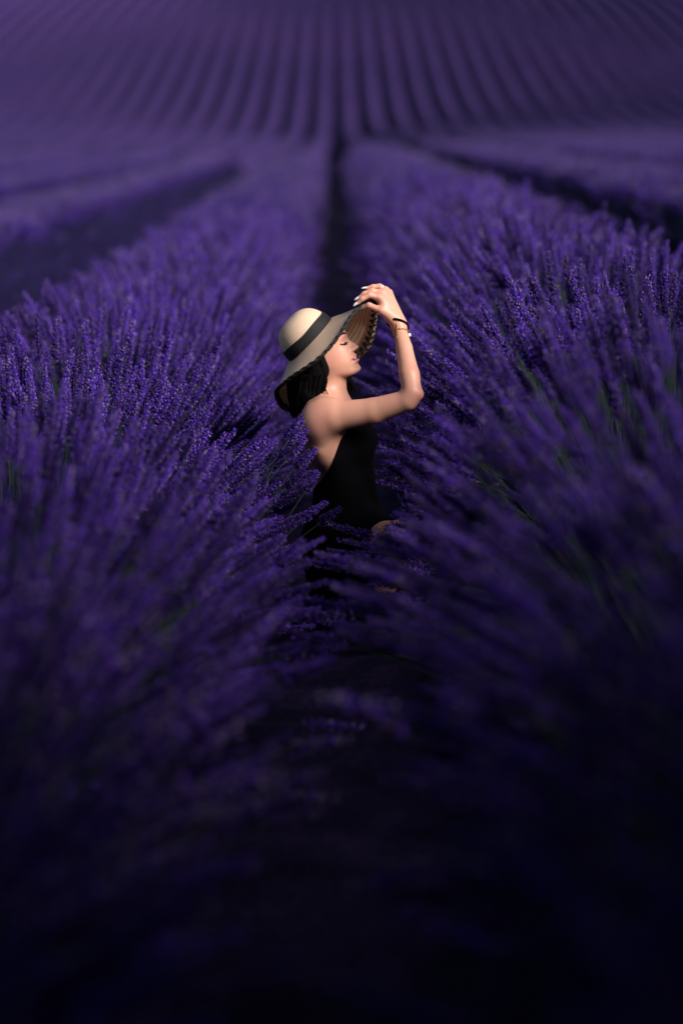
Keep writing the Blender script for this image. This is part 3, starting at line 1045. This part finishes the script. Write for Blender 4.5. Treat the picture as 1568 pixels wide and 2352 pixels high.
X, Y, Z = coords(sl)
cut_z = np.array([A(x_, y_)[2] for x_, y_ in ((690, 1140), (717, 1121), (730, 1102), (757, 1060), (780, 996), (800, 960), (812, 925))])
cut_x = np.array([A(x_, y_)[0] for x_, y_ in ((690, 1140), (717, 1121), (730, 1102), (757, 1060), (780, 996), (800, 960), (812, 925))])
xz = np.interp(GZc, cut_z, cut_x, left=-9).astype(np.float32)[None, None, :]
wob = 0.0035 * np.sin(X * 90 + Z * 25) * np.sin(Y * 60)
D.f = smax(D.f + wob.astype(np.float32) * np.clip((A(0, 1180)[2] - Z) * 8, 0, 1), (xz - X) * 0.8 + 0 * Y, 0.004)
hem_n = np.array([0.88, -0.0, 0.47])
hem_p = A(858, 1250, -0.16)
D.f = smax(D.f, (X - hem_p[0]) * 0.88 + (Z - hem_p[2]) * 0.40 - 0.0 + 0 * Y - np.where(Z > A(0, 1195)[2], 1.0, 0.0), 0.01)
dv, df = surface(D.f)
dv = relax(dv, df, 2, 0.5)
m, nt, b = mat('black_cloth', (0.0022, 0.002, 0.003), 0.9, 0.04)
M['black'] = m
dress = new_obj('dress', mesh('dress', dv, df, [M['black']]), person)
del D
V, Fc = [], []
for (p0, p1, p2) in (((728, 917, -0.052), (740, 917, -0.060), (757, 924, -0.050)), ((757, 924, -0.050), (780, 950, -0.042), (806, 975, -0.045))):
    pts = catmull([A(*p0), A(*p1), A(*p2)], 12)
    pts2 = []
    for p in pts:
        q = onto(p + np.array([0, -0.15, 0.03]), (0, 1, -0.2), 0.001)
        pts2.append(q if q is not None and abs(q[1] - p[1]) < 0.05 else p)
    tube(pts2, 0.0032, 6, False, V, Fc)
new_obj('strap', mesh('strap', V, Fc, [M['black']]), dress)

# ------ hair
Hh = Field()
Hh.ell(HP(-22, -84, 0), (0.092, 0.083, 0.096), 0.0)
for sg in (-1, 1):
    Hh.cone(HP(-10, -76, sg * 0.064), HP(40, -82, sg * 0.066), 0.026, 0.027, 0.03)
    Hh.cone(HP(40, -84, sg * 0.066), A(708, 902, sg * 0.070), 0.030, 0.031, 0.03)
    Hh.cone(A(708, 902, sg * 0.070), A(690, 938, sg * 0.060), 0.031, 0.020, 0.03)
Hh.cone(HP(10, -112, 0), A(704, 900, 0), 0.058, 0.052, 0.04)
Hh.cone(A(704, 900, 0), A(688, 942, 0), 0.052, 0.030, 0.04)
Hh.cone(A(765, 850, 0.070), A(805, 885, 0.085), 0.028, 0.016, 0.03)
sl = box_of(LO, HI)
X, Y, Z = coords(sl)
hb = box_of(A(620, 980, -.25) - 0.02, A(850, 660, .25) + 0.02)
Xh, Yh, Zh = coords(hb)
Hh.f[hb] += (0.0008 * np.sin(Xh * 420 + Zh * 160) * np.sin(Yh * 380 + Zh * 60)).astype(np.float32)
Hh.f[hb] = np.maximum(Hh.f[hb], under_hat(Xh, Yh, Zh))
hvv, hff = surface(Hh.f)
hvv = relax(hvv, hff, 1, 0.4)
m, nt, b = mat('black_hair', (0.003, 0.0027, 0.003), 0.85, 0.04)
M['hair'] = m
hair = new_obj('hair', mesh('hair', hvv, hff, [M['hair']]), person)
V, Fc = [], []
r_ = random.Random(5)
for q in range(330):
    # fine locks along the cheek, the neck and the lower edge
    u = r_.random()
    if q < 190:
        p0 = HP(r_.uniform(-12, 6), r_.uniform(-76, -60), -0.083 + r_.uniform(-.006, .004))
        p1 = HP(r_.uniform(28, 45), r_.uniform(-76, -62), -0.086 + r_.uniform(-.008, .006))
        p2 = HP(r_.uniform(58, 76), r_.uniform(-92, -70), -0.078 + r_.uniform(-.01, .01))
        p3 = A(r_.uniform(724, 741), r_.uniform(892, 915), -0.078 + r_.uniform(-.012, .012))
    else:
        x0 = r_.uniform(684, 730)
        p0 = A(x0 + 10, 860, -0.085 + r_.uniform(-.02, .02))
        p1 = A(x0 + 3, 890, -0.09 + r_.uniform(-.02, .02))
        p2 = A(x0 - 2, 920, -0.08 + r_.uniform(-.02, .02))
        p3 = A(x0 - r_.uniform(0, 14), r_.uniform(930, 958) - max(0, x0 - 700) * 0.5, -0.07 + r_.uniform(-.03, .03))
    pts = catmull([p0, p1, p2, p3], 9)
    tube(pts, np.array([1, 1.4, 1.6, 1.6, 1.5, 1.3, 1.0, 0.7, 0.2]) * r_.uniform(0.0005, 0.0011), 4, False, V, Fc)
for q in range(60):
    side_ = r_.random()
    if side_ < 0.55:
        p0 = A(r_.uniform(715, 748), r_.uniform(868, 890), -0.08 + r_.uniform(-.02, .02))
        dx_ = r_.uniform(-6, 12)
    else:
        p0 = A(r_.uniform(792, 808), r_.uniform(868, 882), 0.08 + r_.uniform(-.02, .02))
        dx_ = r_.uniform(-2, 18)
    pts = [p0]
    ph = r_.uniform(0, 6.28)
    for k in range(1, 12):
        u = k / 11
        pts.append(p0 + np.array([dx_ * u * PXM + 0.006 * math.sin(ph + u * 7) * u, 0.006 * math.cos(ph + u * 7) * u, -0.055 * u * r_.uniform(.9, 1.1)]))
    tube(pts, np.linspace(0.0011, 0.0003, 12), 4, False, V, Fc)
lk = new_obj('locks', mesh('locks', V, Fc, [M['hair']]), hair)
lk['kind'] = 'stuff'

# ------ eyes: lash lines, brows
m, nt, b = mat('dark_lash', (0.008, 0.006, 0.008), 0.6, 0.2)
M['lash'] = m
for sg in (-1, 1):
    V, Fc = [], []
    line = []
    for u in np.linspace(0, 1, 11):
        v_ = sg * (0.0175 + 0.027 * u)
        t_ = 6.0 + 3.0 * math.sin(u * math.pi) - 3.0 * u + 0.5
        p = HP(t_, 60, v_)
        q = onto(p, -hs, 0.0006)
        if q is not None:
            line.append(q)
    if len(line) > 3:
        tube(line, 0.0017, 6, False, V, Fc)
        for p in line:
            for k in range(2):
                o_ = np.array([r_.uniform(-1, 1) for _ in range(3)]) * 0.0015
                e = p + hs * r_.uniform(.007, .011) + ht * r_.uniform(.001, .005) + hv * sg * r_.uniform(0.0, 0.004) + o_
                mid_ = (p + e) / 2 + ht * 0.0015
                tube([p, mid_, e], [0.0007, 0.0005, 0.0002], 4, False, V, Fc)
        new_obj('eyelashes', mesh('eyelashes', V, Fc, [M['lash']]), person)
    V, Fc = [], []
    line = []
    for u in np.linspace(0, 1, 9):
        v_ = sg * (0.012 + 0.036 * u)
        q = onto(HP(-12 - 4.5 * math.sin(u * 2.2) + 2 * u, 60, v_), -hs, 0.0003)
        if q is not None:
            line.append(q)
    if len(line) > 3:
        tube(line, np.interp(np.linspace(0, 1, len(line)), [0, .3, 1], [0.0022, 0.003, 0.0010]), 6, False, V, Fc)
        new_obj('eyebrow', mesh('eyebrow', V, Fc, [M['hair']]), person)
# teeth glimpsed between the lips
m, nt, b = mat('tooth', (0.75, 0.70, 0.66), 0.3, 0.5)
V, Fc = [], []
for v_ in np.linspace(-0.013, 0.013, 5):
    ellipsoid(HP(48.6, 1.2 - 220 * abs(v_) ** 1.3, v_), [hv * 0.0034, hs * 0.003, ht * 0.0030], 8, 6, V, Fc)
new_obj('teeth', mesh('teeth', V, Fc, [m]), person)

# ------ nails, rings, bracelets, nose ring
m, nt, b = mat('white_nail_varnish', (0.80, 0.72, 0.74), 0.2, 0.5)
M['nail'] = m
m, nt, b = mat('gold', (0.72, 0.48, 0.18), 0.3, 0.5, 1.0)
M['gold'] = m
m, nt, b = mat('silver', (0.75, 0.74, 0.72), 0.25, 0.5, 1.0)
M['silver'] = m
m, nt, b = mat('pearl', (0.85, 0.80, 0.78), 0.25, 0.5)
M['pearl'] = m
m, nt, b = mat('tattoo_ink', (0.02, 0.018, 0.025), 0.6, 0.2)
M['ink'] = m
for P, top in ((IDX, (-0.15, -0.75, 0.6)), (MID, (-0.1, -0.6, 0.75)), (RNG_, (0.0, -0.35, 0.9)), (THB, (0.1, -0.9, -0.35))):
    d = P[3] - P[2]
    d = d / np.linalg.norm(d)
    n_ = np.array(top, float); n_ -= d * n_.dot(d); n_ /= np.linalg.norm(n_)
    w_ = np.cross(d, n_)
    V, Fc = [], []
    ext = 0.005 if P is THB else 0.009
    ellipsoid(P[3] + d * ext * 0.55 + n_ * 0.0042, [d * (0.0062 + ext * 0.5), w_ * 0.0045, n_ * 0.0018], 10, 6, V, Fc)
    new_obj('fingernail', mesh('fingernail', V, Fc, [M['nail']]), person)

def ring_on(a, b_, f, rad, thick, m_, name, parent=person, tilt=(0, 0, 0), sides=6, n=28):
    c = a + (b_ - a) * f
    d = (b_ - a) / np.linalg.norm(b_ - a) + np.array(tilt)
    d /= np.linalg.norm(d)
    e1 = np.cross(d, [0, 0, 1.0]); e1 /= np.linalg.norm(e1)
    e2 = np.cross(d, e1)
    V, Fc = [], []
    tube([c + rad * (math.cos(w) * e1 + math.sin(w) * e2) for w in np.linspace(0, 2 * math.pi, n, endpoint=False)], thick, sides, True, V, Fc)
    return new_obj(name, mesh(name, V, Fc, [m_]), parent), c, e1, e2

ringo, c_, e1, e2 = ring_on(RNG_[0], RNG_[1], 0.45, 0.0100, 0.0013, M['silver'], 'finger_ring')
V, Fc = [], []
ellipsoid(RNG_[0] * 0.55 + RNG_[1] * 0.45 + np.array([-0.001, -0.008, 0.007]), [np.array([.0035, 0, 0]), np.array([0, .003, 0]), np.array([0, 0, .0028])], 8, 6, V, Fc)
new_obj('stone', mesh('stone', V, Fc, [M['pearl']]), ringo)
ELW, WRS = A(936, 845, -0.180), A(916, 750, -0.088)
arm_d = (WRS - ELW) / np.linalg.norm(WRS - ELW)
def hug(c, d, lift, n):
    d = d / np.linalg.norm(d)
    f1 = np.cross(d, [0, 0, 1.0]); f1 /= np.linalg.norm(f1)
    f2 = np.cross(d, f1)
    out = []
    for w in np.linspace(0, 2 * math.pi, n, endpoint=False):
        rr = math.cos(w) * f1 + math.sin(w) * f2
        q = onto(c + rr * 0.06, -rr, lift)
        out.append(q if q is not None and np.linalg.norm(q - c) < 0.05 else c + rr * 0.026)
    out = np.array(out)
    for _ in range(2):
        out = (np.roll(out, 1, 0) + 2 * out + np.roll(out, -1, 0)) / 4
    return out
V, Fc = [], []
tube(hug(A(915.5, 747.5, -0.086), arm_d + np.array([0.30, 0, 0.05]), 0.003, 32), 0.0034, 7, True, V, Fc)
new_obj('hair_tie', mesh('hair_tie', V, Fc, [M['black']]), person)
# chain bracelet of small links
chain = None
V, Fc = [], []
c = ELW + (WRS - ELW) * 0.84
d = arm_d + np.array([0.12, 0, 0.0]); d /= np.linalg.norm(d)
e1 = np.cross(d, [0, 0, 1.0]); e1 /= np.linalg.norm(e1)
e2 = np.cross(d, e1)
hugp = hug(A(918.5, 763, -0.104), d, 0.0022, 30)
for k in range(30):
    w = 2 * math.pi * k / 30
    pc = hugp[k]
    tg = -math.sin(w) * e1 + math.cos(w) * e2
    nn = d if k % 2 else (math.cos(w) * e1 + math.sin(w) * e2)
    tube([pc + 0.0036 * math.cos(q) * tg + 0.0022 * math.sin(q) * nn for q in np.linspace(0, 2 * math.pi, 10, endpoint=False)], 0.0007, 4, True, V, Fc)
brace = new_obj('bracelet', mesh('bracelet', V, Fc, [M['gold']]), person)
V, Fc = [], []
top_p = onto(A(918, 763, -0.4), (0, 1, 0), 0.002)
for k in range(14):
    p = onto(A(918 + 0.1 * k, 765 + 2.1 * k, -0.4), (0, 1, 0), 0.0012)
    if p is not None:
        ellipsoid(p, [np.array([.0012, 0, 0]), np.array([0, .0010, 0]), np.array([0, 0, .0014])], 6, 4, V, Fc)
p = onto(A(919, 797, -0.4), (0, 1, 0), 0.0012)
if p is not None:
    ellipsoid(p, [np.array([.0016, 0, 0]), np.array([0, .0012, 0]), np.array([0, 0, .0034])], 8, 6, V, Fc)
new_obj('chain_end', mesh('chain_end', V, Fc, [M['gold']]), brace)
V, Fc = [], []
ellipsoid(A(940, 769, -0.112), [np.array([.0048, 0, 0]), np.array([0, .0048, 0]), np.array([0, 0, .0058])], 12, 8, V, Fc)
new_obj('pearl', mesh('pearl', V, Fc, [M['pearl']]), brace)
V, Fc = [], []
pc = HP(31.0, 1.5, -0.0125)
tube([pc + 0.0042 * (math.cos(w) * hs + math.sin(w) * ht) for w in np.linspace(0, 2 * math.pi, 16, endpoint=False)], 0.0006, 5, True, V, Fc)
new_obj('nose_ring', mesh('nose_ring', V, Fc, [M['silver']]), person)
# tattoos: line drawings lying on the skin
def ink_lines(polys, w, name, src=-0.6):
    V, Fc = [], []
    for pl in polys:
        pts = []
        for (x_, y_) in pl:
            p = onto(A(x_, y_, src), np.array(at(x_, y_, 0)) - A(x_, y_, src), 0.0002)
            if p is not None:
                pts.append(p)
        if len(pts) > 2:
            tube(pts, w, 5, False, V, Fc)
    if V:
        new_obj(name, mesh(name, V, Fc, [M['ink']]), person)
ov = [[(850.5 + 4.4 * math.cos(w), 685.6 - 0.0 + 2.2 * math.sin(w)) for w in np.linspace(0, 6.28, 14)],
      [(848 + 1.5 * math.cos(w), 685.6 + 1.6 * math.sin(w)) for w in np.linspace(0, 6.28, 8)],
      [(853, 683.6), (852, 685.5), (853, 687.6)]]
ink_lines(ov, 0.0005, 'finger_tattoo')
petals = []
for (cx_, cy_, ang0, n_, ln) in ((866, 1222, 0.3, 6, 13), (888, 1214, 0.0, 5, 11), (856, 1243, 0.8, 5, 11), (878, 1240, 0.5, 5, 10), (915, 1211, 0.2, 5, 11)):
    for k in range(n_):
        a = ang0 + 2 * math.pi * k / n_
        ca, sa = math.cos(a), math.sin(a)
        pl = []
        for u in np.linspace(0, 1, 13):
            r1 = ln * (0.25 + 0.75 * math.sin(u * math.pi) ** 0.8)
            off = (u - 0.5) * 7
            pl.append((cx_ + ca * r1 - sa * off, cy_ + sa * r1 + ca * off))
        petals.append(pl)
ink_lines(petals, 0.0008, 'thigh_tattoo')

# ------------------------------------------------------------------ straw hat, held at its front edge
m, nt, b = mat('straw', rough=0.7, spec=0.2)
sa_ = node(nt, 'ShaderNodeAttribute', attribute_name='weave')
sx = node(nt, 'ShaderNodeSeparateColor')
nt.links.new(sa_.outputs['Color'], sx.inputs[0])
def fract_wave(inp, freq):
    mu = node(nt, 'ShaderNodeMath', operation='MULTIPLY'); mu.inputs[1].default_value = freq * 2 * math.pi
    sn = node(nt, 'ShaderNodeMath', operation='SINE')
    nt.links.new(inp, mu.inputs[0]); nt.links.new(mu.outputs[0], sn.inputs[0])
    ma = node(nt, 'ShaderNodeMapRange'); ma.inputs['From Min'].default_value = -1
    nt.links.new(sn.outputs[0], ma.inputs['Value'])
    return ma.outputs[0]
w1 = fract_wave(sx.outputs[0], 18.0)
w2 = fract_wave(sx.outputs[1], 260.0)
mul = node(nt, 'ShaderNodeMath', operation='MULTIPLY_ADD'); mul.inputs[1].default_value = 0.35
nt.links.new(w2, mul.inputs[0]); nt.links.new(w1, mul.inputs[2])
nzs = node(nt, 'ShaderNodeTexNoise', i_Scale=120.0, i_Detail=4.0)
add = node(nt, 'ShaderNodeMath', operation='MULTIPLY_ADD'); add.inputs[1].default_value = 0.6
nt.links.new(nzs.outputs[0], add.inputs[0]); nt.links.new(mul.outputs[0], add.inputs[2])
crs = node(nt, 'ShaderNodeValToRGB')
crs.color_ramp.elements[0].position = 0.35; crs.color_ramp.elements[0].color = (0.57, 0.36, 0.215, 1)
crs.color_ramp.elements[1].position = 1.3; crs.color_ramp.elements[1].color = (0.95, 0.73, 0.54, 1)
nt.links.new(add.outputs[0], crs.inputs[0])
nt.links.new(crs.outputs[0], b.inputs['Base Color'])
bp = node(nt, 'ShaderNodeBump', i_Strength=0.45, i_Distance=0.002)
nt.links.new(add.outputs[0], bp.inputs['Height'])
nt.links.new(bp.outputs[0], b.inputs['Normal'])
tl = node(nt, 'ShaderNodeBsdfTranslucent')
nt.links.new(crs.outputs[0], tl.inputs['Color'])
ms = node(nt, 'ShaderNodeMixShader')
ms.inputs[0].default_value = 0.20
outn = nt.nodes['Material Output']
nt.links.new(b.outputs[0], ms.inputs[1]); nt.links.new(tl.outputs[0], ms.inputs[2]); nt.links.new(ms.outputs[0], outn.inputs['Surface'])
M['straw'] = m
hat = empty('straw_hat', tuple(hat_c))
tag(hat, 'wide-brimmed straw sun hat with a black ribbon and black stitched edge, worn by the person', 'hat')

def brim_surface(w, lift=0.0):
    ln = np.linalg.norm(rim - base_ring, axis=1)[:, None]
    ctl = base_ring + outw * ln * 0.30 - hat_a * 0.012
    P = (1 - w) ** 2 * base_ring + 2 * w * (1 - w) * ctl + w * w * rim_plain + w ** 12 * (rim - rim_plain)
    return P

NW = 34
V = []; C = []
for q in range(NW):
    w = q / (NW - 1)
    P = brim_surface(w)
    V.append(P)
    c4 = np.zeros((NP_, 3)); c4[:, 0] = w; c4[:, 1] = k_ / NP_
    C.append(c4)
Vt = np.concatenate(V); Ct = np.concatenate(C)
ii = np.arange(NW * NP_).reshape(NW, NP_)
fb = np.stack([ii[:-1], ii[1:], np.roll(ii[1:], -1, 1), np.roll(ii[:-1], -1, 1)], -1).reshape(-1, 4)
# underside: an offset copy, closed at the edges
nrm = np.zeros_like(Vt)
fn = np.cross(Vt[fb[:, 2]] - Vt[fb[:, 0]], Vt[fb[:, 3]] - Vt[fb[:, 1]])
for c in range(4):
    np.add.at(nrm, fb[:, c], fn)
nrm /= np.linalg.norm(nrm, axis=1)[:, None]
if (nrm @ hat_a).mean() < 0:
    nrm = -nrm
Vb = Vt - nrm * 0.0022
n0 = len(Vt)
rimq = np.stack([ii[-1], ii[-1] + n0, np.roll(ii[-1], -1) + n0, np.roll(ii[-1], -1)], -1)
inq = np.stack([ii[0], np.roll(ii[0], -1), np.roll(ii[0], -1) + n0, ii[0] + n0], -1)
bm_ = mesh('brim', np.concatenate([Vt, Vb]), np.concatenate([fb, fb[:, ::-1] + n0, rimq, inq]), [M['straw']])
set_color(bm_, 'weave', np.concatenate([Ct, Ct]))
brim = new_obj('brim', bm_, hat)
# crown
NA, NH = 96, 30
V = []; C = []
for q in range(NH):
    w = q / (NH - 1)
    th = w * math.pi / 2
    rr = math.cos(th) ** 0.72 if w < 1 else 0.0
    hh = math.sin(th) ** 0.92 * CH
    for k in range(NA):
        a = 2 * math.pi * k / NA
        V.append(hat_c + hat_u * math.cos(a) * HU * rr + hat_v * math.sin(a) * HV * rr + hat_a * (hh - 0.002))
        C.append((w * 1.05, k / NA, 0))
ii = np.arange(NH * NA).reshape(NH, NA)
fb2 = np.stack([ii[:-1], np.roll(ii[:-1], -1, 1), np.roll(ii[1:], -1, 1), ii[1:]], -1).reshape(-1, 4)
cm = mesh('crown', V, [tuple(f) for f in fb2.tolist()], [M['straw']])
set_color(cm, 'weave', np.array(C))
new_obj('crown', cm, hat)
# ribbon round the crown
m, nt, b = mat('grosgrain_ribbon', rough=0.75, spec=0.25)
noise_color(nt, b, (0.009, 0.009, 0.010), (0.015, 0.015, 0.016), 160, bump=0.3, bscale=400, dist=0.001)
V = []
RB = 10
for q in range(RB):
    w = q / (RB - 1)
    h_ = 0.001 + 0.035 * w
    th = math.asin(min(1, (h_ + 0.002) / CH) ** (1 / 0.92))
    rr = math.cos(th) ** 0.72
    for k in range(NA):
        a = 2 * math.pi * k / NA
        pf = 1.0 + 0.006 * math.sin(w * math.pi)
        rad_u, rad_v = (HU * rr + 0.0022) * pf, (HV * rr + 0.0022) * pf
        V.append(hat_c + hat_u * math.cos(a) * rad_u + hat_v * math.sin(a) * rad_v + hat_a * (h_ + 0.0012 * math.sin(a * 5) * w))
ii = np.arange(RB * NA).reshape(RB, NA)
fb3 = np.stack([ii[:-1], np.roll(ii[:-1], -1, 1), np.roll(ii[1:], -1, 1), ii[1:]], -1).reshape(-1, 4)
new_obj('ribbon', mesh('ribbon', V, fb3, [m]), hat)
# black whip stitching over the edge
m, nt, b = mat('black_raffia', (0.010, 0.010, 0.011), 0.55, 0.3)
trimV, trimF = [], []
tube(rim, 0.0026, 6, True, trimV, trimF)
trim = new_obj('edge_cord', mesh('edge_cord', trimV, trimF, [m]), hat)
w_in = brim_surface(0.905)
w_in2 = brim_surface(0.952)
nrm_rim = nrm[(NW - 1) * NP_:NW * NP_]
step = 4
for k in range(0, NP_, step):
    V, Fc = [], []
    a = rim[k]; b_ = rim[(k + step) % NP_]
    pk = w_in[(k + step // 2) % NP_]
    nn = nrm_rim[(k + 2) % NP_]
    md1 = w_in2[(k + 1) % NP_]; md2 = w_in2[(k + 3) % NP_]
    # under side: a wide pointed loop; upper side: a short one
    loop = [a - nn * .003, md1 - nn * .0045, pk - nn * .0048, md2 - nn * .0045, b_ - nn * .003]
    tube(catmull(loop, 9), [0.0022, .0026, .003, .003, .003, .003, .003, .0026, .0022], 5, False, V, Fc)
    mid_ = w_in2[(k + 2) % NP_]
    tube(catmull([md1 - nn * .0048, mid_ - nn * .0055, md2 - nn * .0048], 5), .0028, 5, False, V, Fc)
    up_ = w_in2[(k + 2) % NP_]
    tube(catmull([a + nn * .002, (a + up_) / 2 + nn * .0035, up_ + nn * .0025, (b_ + up_) / 2 + nn * .0035, b_ + nn * .002], 7), .0023, 5, False, V, Fc)
    new_obj('stitch', mesh('stitch', V, Fc, [m]), trim)
